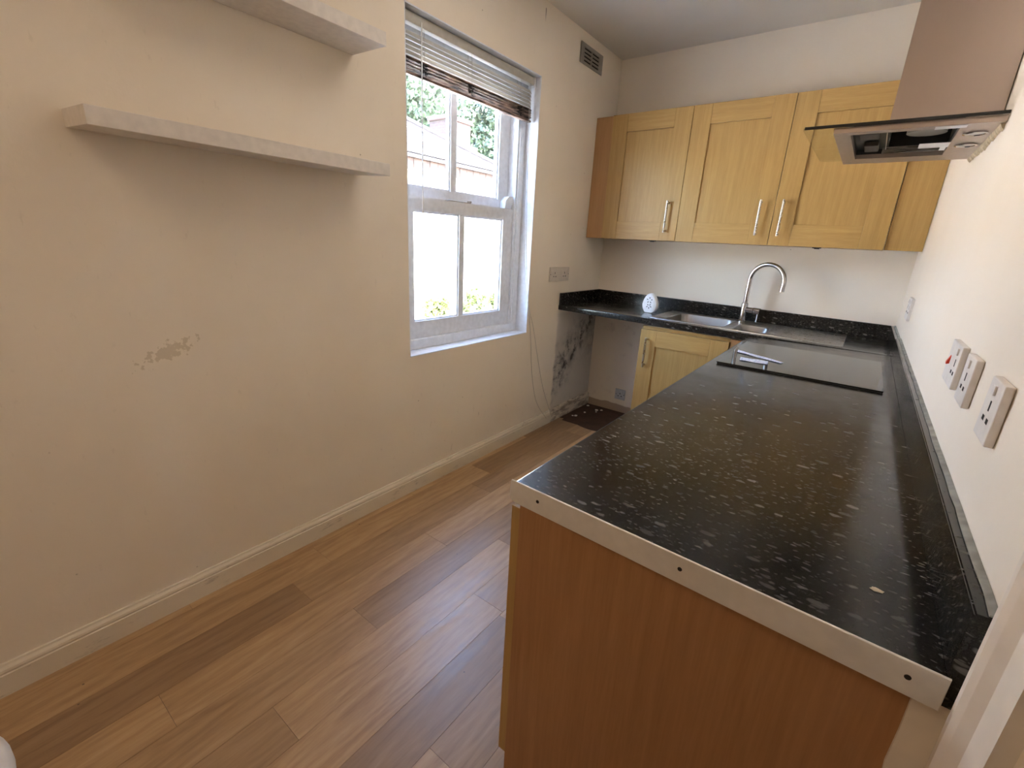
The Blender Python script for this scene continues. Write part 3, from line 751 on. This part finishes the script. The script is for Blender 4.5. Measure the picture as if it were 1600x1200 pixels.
lv = obj('lever_barrel', tube(tube(B(), [(TX + 0.012, TY - 0.004, 0.985), (TX + 0.060, TY - 0.012, 0.985)], 0.0185, 18), [(TX + 0.063, TY - 0.0125, 0.985), (TX + 0.100, TY - 0.018, 0.985)], 0.0205, 18), m_chrome, tp, 50, tilt=True)
obj('lever_pin', tube(B(), [(TX + 0.088, TY - 0.018, 0.968), (TX + 0.090, TY - 0.026, 0.935), (TX + 0.090, TY - 0.032, 0.915)], 0.0048, 10), m_chrome, lv, 50, tilt=True)

# ------------------------------------------------------------------ egg-shaped air freshener
eg = thing('air_freshener', 'small white egg-shaped air freshener standing beside the sink', 'air freshener', (0.588, 3.165, 0.916))
EX, EY = 0.588, 3.165
prof = []
n = 40
for k in range(n):
    t = 2 * math.pi * k / n
    h = math.sin(t); w_ = 0.052 * (1 - 0.16 * h) * math.cos(t); z = 0.966 + 0.070 * h
    z = max(z, 0.9035)
    prof.append((w_, z))
bm = B()
R = []
for (yy, sc) in ((-0.019, 0.80), (-0.016, 0.93), (-0.009, 1.0), (0.009, 1.0), (0.016, 0.93), (0.019, 0.80)):
    R.append([bm.verts.new((EX + x * sc + 0.18 * yy, EY + yy, 0.963 + (z - 0.963) * (sc if z > 0.91 else 1.0))) for x, z in prof])
for A, C_ in zip(R, R[1:]): bridge(bm, A, C_)
bm.faces.new(R[0]); bm.faces.new(R[-1][::-1])
obj('shell', bm, m_plastic_white, eg, 40, tilt=True)
bm = B()
def leaf_hole(x, z, a):
    c, s = math.cos(a), math.sin(a)
    pts = [(0.0075 * u, 0.0035 * v) for u, v in ((-1, 0), (0, 1), (1, 0), (0, -1))]
    prism(bm, [(x + u * c - v * s, z + u * s + v * c) for u, v in pts], EY - 0.0196, EY - 0.0185, 'y')
for k in range(5): leaf_hole(EX - 0.003 + 0.016 * math.cos(k * 1.257 + 0.3), 0.988 + 0.016 * math.sin(k * 1.257 + 0.3), k * 1.257 + 0.3)
for k in range(5): leaf_hole(EX - 0.003 + 0.014 * math.cos(k * 1.257 + 1), 0.947 + 0.012 * math.sin(k * 1.257 + 1), k * 1.257 + 1)
vh = obj('vent_holes', bm, m_hole, eg, tilt=True); vh['kind'] = 'stuff'

# ------------------------------------------------------------------ extractor hood
hd = thing('extractor_hood', 'steel chimney extractor hood with glass canopy and missing filter', 'extractor hood', (1.75, 2.07, 1.69))
GZ = 1.717
gp = []
for (cx, cy, r_, a0) in ((1.503 + 0.03, 2.360 - 0.03, 0.03, 90), (1.503 + 0.012, 1.765 + 0.012, 0.012, 180)):
    for k in range(6):
        t = math.radians(a0 + 90 * k / 5); gp.append((cx + r_ * math.cos(t), cy + r_ * math.sin(t)))
obj('canopy_edge', box(B(), 1.508, W - 0.002, 1.7615, 1.7645, GZ - 0.001, GZ + 0.007, 0.0008), m_black, hd)
HX0, HX1, HY0, HY1, HZ0 = 1.584, W - 0.002, 1.775, 2.340, 1.702
OX0, OX1, OY0, OY1 = 1.625, 1.868, 1.812, 2.235
obj('underside_plate', cells(B(), [HX0, OX0, OX1, HX1], [HY0, OY0, OY1, HY1], (HZ0, GZ - 0.0005), {(1, 1)}, 'z'), m_hood_steel, hd)
gp = [(W - 0.002, 2.360)] + gp + [(W - 0.002, 1.765)]
gi = [(OX0 - 0.0055, OY0 - 0.0055), (OX1 + 0.0055, OY0 - 0.0055), (OX1 + 0.0055, OY1 + 0.0055), (OX0 - 0.0055, OY1 + 0.0055)]
bm = B(); lv_ = []
for z in (GZ, GZ + 0.006):
    loops = []
    for ring_ in (gp, gi): loops.append([bm.verts.new((x, y, z)) for x, y in ring_])
    es2 = []
    for R_ in loops:
        for i in range(len(R_)): es2.append(bm.edges.new((R_[i], R_[(i + 1) % len(R_)])))
    bmesh.ops.triangle_fill(bm, use_beauty=True, edges=es2)
    lv_.append(loops)
for a, b in zip(lv_[0], lv_[1]):
    for i in range(len(a)): bm.faces.new((a[i], a[(i + 1) % len(a)], b[(i + 1) % len(a)], b[i]))
obj('glass_canopy', bm, m_hood_glass, hd)
# motor box above the opening (dark inside), the glass is cut away around it by the box
CB = GZ + 0.0145                        # the canopy box is shallow; the motor well rises inside the chimney
obj('motor_box', box(box(box(box(B(), OX0 - 0.004, OX0, OY0, OY1, GZ - 0.001, CB), OX1, OX1 + 0.004, OY0, OY1, GZ - 0.001, CB), OX0 - 0.004, OX1 + 0.004, OY0 - 0.004, OY0, GZ - 0.001, CB), OX0 - 0.004, OX1 + 0.004, OY1, OY1 + 0.004, GZ - 0.001, CB), m_black, hd)
obj('motor_box_lid', cells(B(), [OX0 - 0.004, 1.716, OX1 + 0.004], [OY0 - 0.004, 1.900, 2.198, OY1 + 0.004], (CB, CB + 0.002), {(1, 1)}, 'z'), m_black, hd)
obj('motor_well', box(box(box(box(B(), 1.713, 1.715, 1.897, 2.201, CB + 0.002, 1.90), 1.715, OX1 + 0.004, 1.897, 1.899, CB + 0.002, 1.90), 1.715, OX1 + 0.004, 2.199, 2.201, CB + 0.002, 1.90), 1.713, OX1 + 0.004, 1.897, 2.201, 1.90, 1.904), m_black, hd)
obj('fan_collar', lathe(B(), [(0.040, 1.738), (0.049, 1.735), (0.049, 1.80), (0.040, 1.80)], (1.805, 2.03, 0), 28), m_vent, hd, 40)
obj('fan_hub', lathe(B(), [(0.020, 1.750), (0.024, 1.755), (0.024, 1.80)], (1.805, 2.03, 0), 20), m_black, hd, 40)
obj('wiring_box', box(B(), 1.640, 1.690, 1.90, 1.99, 1.718, 1.7305, 0.003), m_hood_part, hd)
obj('wiring_box', box(B(), 1.650, 1.690, 2.08, 2.19, 1.716, 1.7305, 0.003), m_hood_part, hd)
obj('crossbar', box(B(), 1.700, 1.860, 2.205, 2.215, 1.712, 1.7305, 0.002), m_steel, hd)
obj('white_tape', box(B(), 1.815, 1.880, 1.783, 1.815, HZ0 - 0.0012, HZ0 - 0.0002), m_plastic_white, hd)
obj('white_tape', box(box(B(), 1.795, 1.868, 2.010, 2.085, HZ0 - 0.0012, HZ0 - 0.0002), 1.850, 1.864, 2.085, 2.14, HZ0 - 0.0012, HZ0 - 0.0002), m_plastic_white, hd)
m_lens = plain('lamp_lens', (0.75, 0.73, 0.68), 0.15)
for yy in (1.90, 2.07):
    lg = obj('lamp_ring', lathe(B(), [(0.026, HZ0 - 0.0002), (0.027, HZ0 - 0.003), (0.022, HZ0 - 0.004), (0.020, HZ0 - 0.0015)], (1.908, yy, 0), 28), m_chrome, hd, 40)
    obj('lamp_lens', lathe(B(), [(0.0195, HZ0 - 0.0010), (0.0195, HZ0 - 0.0022), (0.010, HZ0 - 0.0030)], (1.908, yy, 0), 24), m_lens, lg, 40)
# chimney duct, two telescoping sleeves
obj('chimney_sleeve', cells(B(), [1.708, 1.710, W - 0.003, W - 0.0025], [1.892, 1.894, 2.206, 2.208], (GZ + 0.0065, 2.30), {(1, 1)}, 'z'), m_hood_steel, hd)
obj('chimney_sleeve', cells(B(), [1.712, 1.714, W - 0.003, W - 0.0025], [1.896, 1.898, 2.202, 2.204], (2.22, H - 0.002), {(1, 1)}, 'z'), m_hood_steel, hd)
for (bx_, by_) in ((1.62, 1.80), (1.885, 1.79)):
    obj('canopy_screw', lathe(B(), [(0.009, GZ + 0.0062), (0.009, GZ + 0.010), (0.004, GZ + 0.012)], (bx_, by_, 0), 14), m_vent, hd, 40)
sg = B(); rgs = []
for i in range(31):
    yy = 1.80 + 0.55 * i / 30; k = random.uniform(0.3, 1.0) * (0.4 + 0.6 * math.sin(math.pi * min(1, i / 22)))
    rgs.append([sg.verts.new((W - 0.0005, yy, HZ0 - 0.0005)), sg.verts.new((W - 0.010, yy, HZ0 - 0.0005)), sg.verts.new((W - 0.004 - 0.004 * k, yy, HZ0 - 0.006 - 0.012 * k)), sg.verts.new((W - 0.0005, yy, HZ0 - 0.008 - 0.018 * k))])
for a, b in zip(rgs, rgs[1:]):
    for k in range(4): sg.faces.new((a[k], a[(k + 1) % 4], b[(k + 1) % 4], b[k]))
sg.faces.new(rgs[0]); sg.faces.new(rgs[-1][::-1])
obj('glue_residue', sg, m_old_glue, hd)

# ------------------------------------------------------------------ sockets and vent
def right_socket(label, ya, yb, za, zb, gangs, m=m_socket, t=0.0115, red=False, group='white sockets above the long worktop'):
    s = thing('wall_socket', label, 'socket', (W - t / 2, (ya + yb) / 2, za), group)
    obj('plate', box(B(), W - t, W - 0.0005, ya, yb, za, zb, 0.0018), m, s)
    w = (yb - ya) / gangs
    zm = (za + zb) / 2
    for g in range(gangs):
        c = ya + w * (g + 0.5); k = (zb - za) / 0.087
        for (dy, dz, a, b) in ((0, 0.006, 0.0034, 0.0075), (-0.013, -0.014, 0.0060, 0.0036), (0.013, -0.014, 0.0060, 0.0036)):
            if red and g == gangs - 1: break
            obj('pin_hole', box(B(), W - t - 0.0003, W - t + 0.003, c + dy - a, c + dy + a, zm + dz * k - b * k, zm + dz * k + b * k), m_hole, s)
        if red and g == gangs - 1:
            rk = B(); prism(rk, [(W - t - 0.0002, zm - 0.006), (W - t - 0.005, zm - 0.008), (W - t - 0.0055, zm - 0.003), (W - t - 0.0002, zm + 0.012)], c - 0.005, c + 0.005, 'y')
            obj('red_switch', rk, m_red, s)
        else:
            obj('rocker', box(B(), W - t - 0.003, W - t + 0.001, c - 0.006, c + 0.006, zm + 0.022 * k, zm + 0.036 * k, 0.001), m, s)
right_socket('white wall socket nearest the camera above the long worktop', 0.884, 0.966, 1.106, 1.196, 1)
right_socket('middle white wall socket of the three above the long worktop', 1.104, 1.190, 1.106, 1.194, 1)
right_socket('white control socket with a red switch above the long worktop', 1.258, 1.392, 1.106, 1.194, 2, red=True)
right_socket('white double socket far along the right wall near the back corner', 2.77, 2.94, 1.090, 1.190, 2)

def flat_socket(parent_axis, label, c0, c1, za, zb, gangs, m, t=0.009):
    if parent_axis == 'left':
        s = thing('wall_socket', label, 'socket', (t / 2, (c0 + c1) / 2, za))
        bx = lambda d0, d1, a, b, z_, zz, bv=0.0: box(B(), d0, d1, a, b, z_, zz, bv)
    else:
        s = thing('wall_socket', label, 'socket', ((c0 + c1) / 2, D - t / 2, za))
        bx = lambda d0, d1, a, b, z_, zz, bv=0.0: box(B(), a, b, D - d1, D - d0, z_, zz, bv)
    obj('plate', bx(0.0005, t, c0, c1, za, zb, 0.0018), m, s)
    w = (c1 - c0) / gangs; zm = (za + zb) / 2; k = (zb - za) / 0.087
    for g in range(gangs):
        c = c0 + w * (g + 0.5)
        for (dy, dz, a, b) in ((0, 0.008, 0.003, 0.0060), (-0.014, -0.013, 0.0052, 0.003), (0.014, -0.013, 0.0052, 0.003)):
            obj('pin_hole', bx(t - 0.003, t + 0.0004, c + dy - a, c + dy + a, zm + dz * k - b * k, zm + dz * k + b * k), m_hole, s)
        sd = 0.036 if (g == gangs - 1) else -0.036
        obj('rocker', bx(t - 0.001, t + 0.003, c + sd - 0.005, c + sd + 0.005, zm + 0.006 * k, zm + 0.022 * k, 0.001), m, s)
    for c in (c0 + 0.010, c1 - 0.010):
        obj('fixing_screw', bx(t - 0.001, t + 0.0006, c - 0.003, c + 0.003, zm - 0.003, zm + 0.003, 0.0005), m_hole, s)
flat_socket('left', 'cream double wall socket between the window and back corner', 2.738, 2.996, 1.092, 1.190, 2, m_socket_cream)
flat_socket('back', 'grey single socket low on the back wall in the appliance space', 0.262, 0.352, 0.108, 0.198, 1, m_socket_grey)

vt = thing('air_vent', 'small grey louvred air vent high on the left wall', 'vent', (0.005, 3.06, 2.456))
VY = [2.912, 2.955, 3.048, 3.062, 3.155, 3.206]
rows = [2.458]
for k in range(4): rows += [2.474 + k * 0.0215, 2.474 + k * 0.0215 + 0.0125]
rows.append(2.572)
obj('plate', cells(B(), VY, rows, (0.004, 0.009), {(i, j) for i in (1, 3) for j in (1, 3, 5, 7)}, 'x'), m_vent, vt)
obj('backing', box(B(), 0.0006, 0.0035, 2.916, 3.202, 2.461, 2.569), m_hole, vt)
for k in range(4):
    for i in (1, 3):
        obj('louvre', prism(B(), [(0.0036, 2.474 + k * 0.0215 + 0.0122), (0.0115, 2.474 + k * 0.0215 + 0.006), (0.0115, 2.474 + k * 0.0215 + 0.0075), (0.0036, 2.474 + k * 0.0215 + 0.0137)], VY[i] + 0.001, VY[i + 1] - 0.001, 'y'), m_vent, vt)

# ------------------------------------------------------------------ floating shelves
def shelf(label, ya, yb, zb, droop):
    bm = box(B(), 0.0008, 0.205, ya, yb, zb, zb + 0.044, 0.0015)
    for v in bm.verts: v.co.z -= droop * v.co.x / 0.205
    o = obj('floating_shelf', bm, m_shelf)
    tag(o, label, 'shelf', 'white floating shelves on the left wall')
shelf('lower white floating shelf on the left wall, shown whole', 0.347, 1.237, 1.577, 0.011)
shelf('upper white floating shelf on the left wall, cut by the photo top', 0.347, 1.236, 2.000, 0.006)

# ------------------------------------------------------------------ white bin at the lower left corner
bn = thing('waste_bin', 'white rounded plastic bin edge at the lower left corner', 'bin', (0.800, -0.232, 0.0))
obj('bucket', lathe(B(), [(0.135, 0.001), (0.142, 0.01), (0.168, 0.47), (0.165, 0.47), (0.139, 0.015)], (0.800, -0.232, 0), 48), m_plastic_white, bn, 40)
obj('lid', lathe(B(), [(0.176, 0.472), (0.181, 0.478), (0.181, 0.492), (0.174, 0.502), (0.12, 0.520), (0.03, 0.526)], (0.800, -0.232, 0), 48), m_socket, bn, 40)

# ------------------------------------------------------------------ debris on the bare floor of the appliance space
m_chip = plain('plaster_chip', (0.78, 0.75, 0.70), 0.8)
for (dx, dy) in ((0.075, 3.14), (0.095, 3.155), (0.11, 3.28), (0.05, 3.45), (0.16, 3.40), (0.175, 3.36), (0.19, 3.43)):
    bm = B(); s_ = random.uniform(0.008, 0.014)
    bmesh.ops.create_icosphere(bm, subdivisions=1, radius=s_)
    for v in bm.verts:
        v.co = Vector((v.co.x * random.uniform(0.7, 1.3) + dx, v.co.y * random.uniform(0.7, 1.3) + dy, max(0, v.co.z * 0.5 + s_ * 0.35) - 0.0038))
    tag(obj('plaster_chip', bm, m_chip), 'tiny white plaster crumb on the dark floor of the appliance space', 'debris', 'crumbs on the bare dark floor')
# small chip of paint on the worktop near its end
bm = B(); bmesh.ops.create_icosphere(bm, subdivisions=2, radius=0.007)
for v in bm.verts: v.co = Vector((v.co.x * random.uniform(0.8, 1.4) + 1.868, v.co.y * random.uniform(0.6, 1.1) + 0.757, max(0, v.co.z * 0.2 + 0.0008) + 0.9003))
tag(obj('paint_flake', bm, m_old_glue), 'pale flake lying on the black worktop near its end', 'debris')

# ------------------------------------------------------------------ outside the window
GZ0 = -0.35
m_ground = plain('pale_paving', (0.62, 0.58, 0.52), 0.8, grain=0.15, scale=3)
gr = obj('ground', box(B(), -40, -T - 0.001, -20, 45, GZ0 - 0.1, GZ0), m_ground); gr['kind'] = 'structure'
m_render = plain('white_render', (0.86, 0.84, 0.82), 0.8, grain=0.03, scale=5)
m_tile = plain('roof_tile', (0.042, 0.034, 0.034), 0.7, grain=0.25, scale=5)
m_fascia = plain('brown_fascia', (0.050, 0.027, 0.019), 0.7, grain=0.3, scale=14)
m_gutter = plain('gutter_grey', (0.03, 0.028, 0.03), 0.5)
def brick_mat():
    m = M('chimney_brick', 0.8)
    p = m.mapped(m.pos(), (1, 1, 1))
    q = m.node('ShaderNodeCombineXYZ', {0: m.math('ADD', m.sep(p)[0], m.sep(p)[1]), 1: m.sep(p)[2]}).outputs[0]
    b = m.node('ShaderNodeTexBrick', {'Vector': q, 'Color1': (0.050, 0.026, 0.020, 1), 'Color2': (0.040, 0.020, 0.016, 1), 'Mortar': (0.055, 0.046, 0.042, 1), 'Scale': 1.0, 'Brick Width': 0.22, 'Row Height': 0.075, 'Mortar Size': 0.008})
    m.set('Base Color', b.outputs['Color']); return m.m
m_brick = brick_mat()
hs = thing('house', 'low white rendered house with hipped tile roof seen through the window', 'house', (-8, 3, GZ0))
HXE, HYE, EZ, TAN = -5.0, 8.80, 2.735, 0.546
obj('wall', box(B(), -10.7, HXE - 0.25, -3.0, HYE - 0.25, GZ0, 2.50), m_render, hs)
obj('fascia', box(B(), HXE - 0.24, HXE - 0.05, -3.2, HYE - 0.05, 2.49, 2.69), m_fascia, hs)
obj('soffit', box(B(), -10.9, HXE - 0.241, -3.2, HYE - 0.051, 2.501, 2.69), m_fascia, hs)
for k in range(0, 30):
    yy = 3.0 + k * 0.195
    obj('fascia_board', box(B(), HXE - 0.049, HXE - 0.035 + 0.004 * (k % 2), yy, yy + 0.185, 2.495, 2.68), m_fascia, hs)
gt = B(); prism(gt, [(HXE - 0.03 + 0.055 * math.cos(t) + 0.05, 2.705 + 0.055 * math.sin(t)) for t in [math.pi + math.pi * k / 8 for k in range(9)]] , -3.2, HYE, 'y')
obj('gutter', gt, m_gutter, hs)
RUN = 3.0; NC = 18
for k in range(NC):
    s0, s1 = RUN * k / NC, RUN * (k + 1) / NC + 0.02
    zt = lambda s: EZ + s * TAN
    bm = B()
    lift = 0.022
    a = [(HXE - s0, -3.2 + s0, zt(s0) + lift), (HXE - s0, HYE - s0, zt(s0) + lift), (HXE - s1, HYE - s1, zt(s1) + 0.004), (HXE - s1, -3.2 + s1, zt(s1) + 0.004)]
    lo_ = [bm.verts.new((x, y, z - 0.022)) for x, y, z in a]; hi = [bm.verts.new(p) for p in a]
    bm.faces.new(lo_[::-1]); bm.faces.new(hi)
    for i in range(4): bm.faces.new((lo_[i], lo_[(i + 1) % 4], hi[(i + 1) % 4], hi[i]))
    obj('tile_course', bm, m_tile, hs)
bm = B()
pk0, pk1 = (HXE - RUN, -3.2 + RUN, EZ + RUN * TAN), (HXE - RUN, HYE - RUN, EZ + RUN * TAN)
v = [bm.verts.new(p) for p in ((-11.0, -3.2, EZ), (-11.0, HYE, EZ), (HXE, HYE, EZ - 0.01), (HXE, -3.2, EZ - 0.01), pk0, pk1)]
for f in ((0, 1, 5, 4), (1, 2, 5), (3, 0, 4), (0, 3, 2, 1)): bm.faces.new([v[i] for i in f])
obj('roof_body', bm, m_tile, hs)
hp = tube(B(), [(HXE - s, HYE - s, EZ + s * TAN + 0.03) for s in (0.02, 1, 2, 3.0)], 0.06, 8)
obj('hip_tiles', hp, m_tile, hs)

ch = thing('chimney_stack', 'brick chimney stack rising behind the tiled roof outside', 'chimney', (-9.6, 11.3, GZ0))
obj('stack', box(B(), -10.1, -9.3, 11.0, 12.0, GZ0, 4.75), m_brick, ch)
obj('shoulder', box(B(), -10.2, -9.2, 11.6, 12.25, GZ0, 4.15), m_brick, ch)
obj('cap', box(B(), -10.16, -9.24, 10.94, 12.06, 4.75, 4.88, 0.02), m_brick, ch)
obj('pot', lathe(B(), [(0.12, 4.88), (0.10, 5.15), (0.13, 5.18), (0.08, 5.18)], (-9.7, 11.5, 0), 16), m_brick, ch, 40)

def leaf_mat(name, c1, c2):
    m = M(name, 0.55)
    m.set('Base Color', m.ramp(m.noise(m.pos(), 2.5, 3), [(0.3, c1), (0.7, c2)]))
    return m.m
m_leaf = leaf_mat('tree_leaf', (0.020, 0.038, 0.020), (0.055, 0.085, 0.040))
m_leaf2 = leaf_mat('bush_leaf', (0.045, 0.065, 0.016), (0.10, 0.12, 0.032))
m_bark = plain('bark', (0.12, 0.085, 0.06), 0.9)
def foliage(name, blobs, n, size, m, parent):
    vs, fs = [], []
    tot = sum(b[3] ** 2 for b in blobs)
    for (cx, cy, cz, R_) in blobs:
        for _ in range(int(n * R_ * R_ / tot)):
            d = Vector((random.gauss(0, 1), random.gauss(0, 1), random.gauss(0, 1))).normalized()
            p = Vector((cx, cy, cz)) + d * R_ * (0.55 + 0.5 * random.random())
            a = Vector((random.gauss(0, 1), random.gauss(0, 1), random.gauss(0, 1))).normalized(); b = a.orthogonal().normalized()
            s_ = size * random.uniform(0.6, 1.3); i = len(vs)
            vs += [p - a * s_, p + b * s_ * 0.5, p + a * s_, p - b * s_ * 0.5]; fs.append((i, i + 1, i + 2, i + 3))
    c = Vector(WLOC[parent.name])
    me = bpy.data.meshes.new(name); me.from_pydata([v - c for v in vs], [], fs); me.materials.append(m)
    o = bpy.data.objects.new(name, me); COL.objects.link(o); o.parent = parent; WLOC[o.name] = c
    o['kind'] = 'stuff'
    return o
def tree(label, x, y, h, r, nb, n, trunk=0.16):
    t = thing('tree', label, 'tree', (x, y, GZ0), 'trees behind the house outside')
    obj('trunk', tube(B(), [(x, y, GZ0), (x + 0.1, y, h * 0.4), (x - 0.05, y + 0.1, h * 0.75)], trunk, 8, radii=[trunk, trunk * 0.75, trunk * 0.4]), m_bark, t, 60)
    bl_ = []
    for k in range(nb):
        a = random.uniform(0, 6.28); rr = r * random.uniform(0.1, 0.75); zz = h * random.uniform(0.35, 0.95)
        bl_.append((x + rr * math.cos(a), y + rr * math.sin(a), zz, r * random.uniform(0.32, 0.52)))
    foliage('crown', bl_, n, 0.13, m_leaf, t)
tree('tall leafy tree behind the roof at the left of the window view', -13.0, 12.6, 8.5, 2.2, 20, 12000)
tree('leafy tree right of the brick chimney in the window view', -14.0, 18.0, 8.0, 2.2, 18, 11000)
tree('leafy tree farthest left behind the house roof', -19.0, 13.5, 10.5, 2.8, 18, 10000)
def bush(label, x, y, w_, h):
    t = thing('bush', label, 'bush', (x, y, GZ0), 'bushes before the white house wall')
    st_ = B()
    for k in range(5): tube(st_, [(x, y, GZ0), (x + random.uniform(-.3, .3) * w_, y + random.uniform(-.5, .5) * w_, GZ0 + h * 0.8)], 0.008, 5)
    obj('stems', st_, m_bark, t)
    foliage('leaves', [(x + random.uniform(-.3, .3) * w_, y + random.uniform(-.6, .6) * w_, GZ0 + h * random.uniform(0.35, 0.85), w_ * 0.35) for _ in range(9)], 900, 0.055, m_leaf2, t)
bush('low yellow green bush at the left of the lower panes', -4.1, 5.55, 0.34, 0.72)
bush('taller yellow green bush behind the lower right pane', -4.1, 6.45, 0.42, 0.92)
bush('yellow green bush farthest right behind the lower right pane', -4.1, 7.35, 0.32, 0.78)
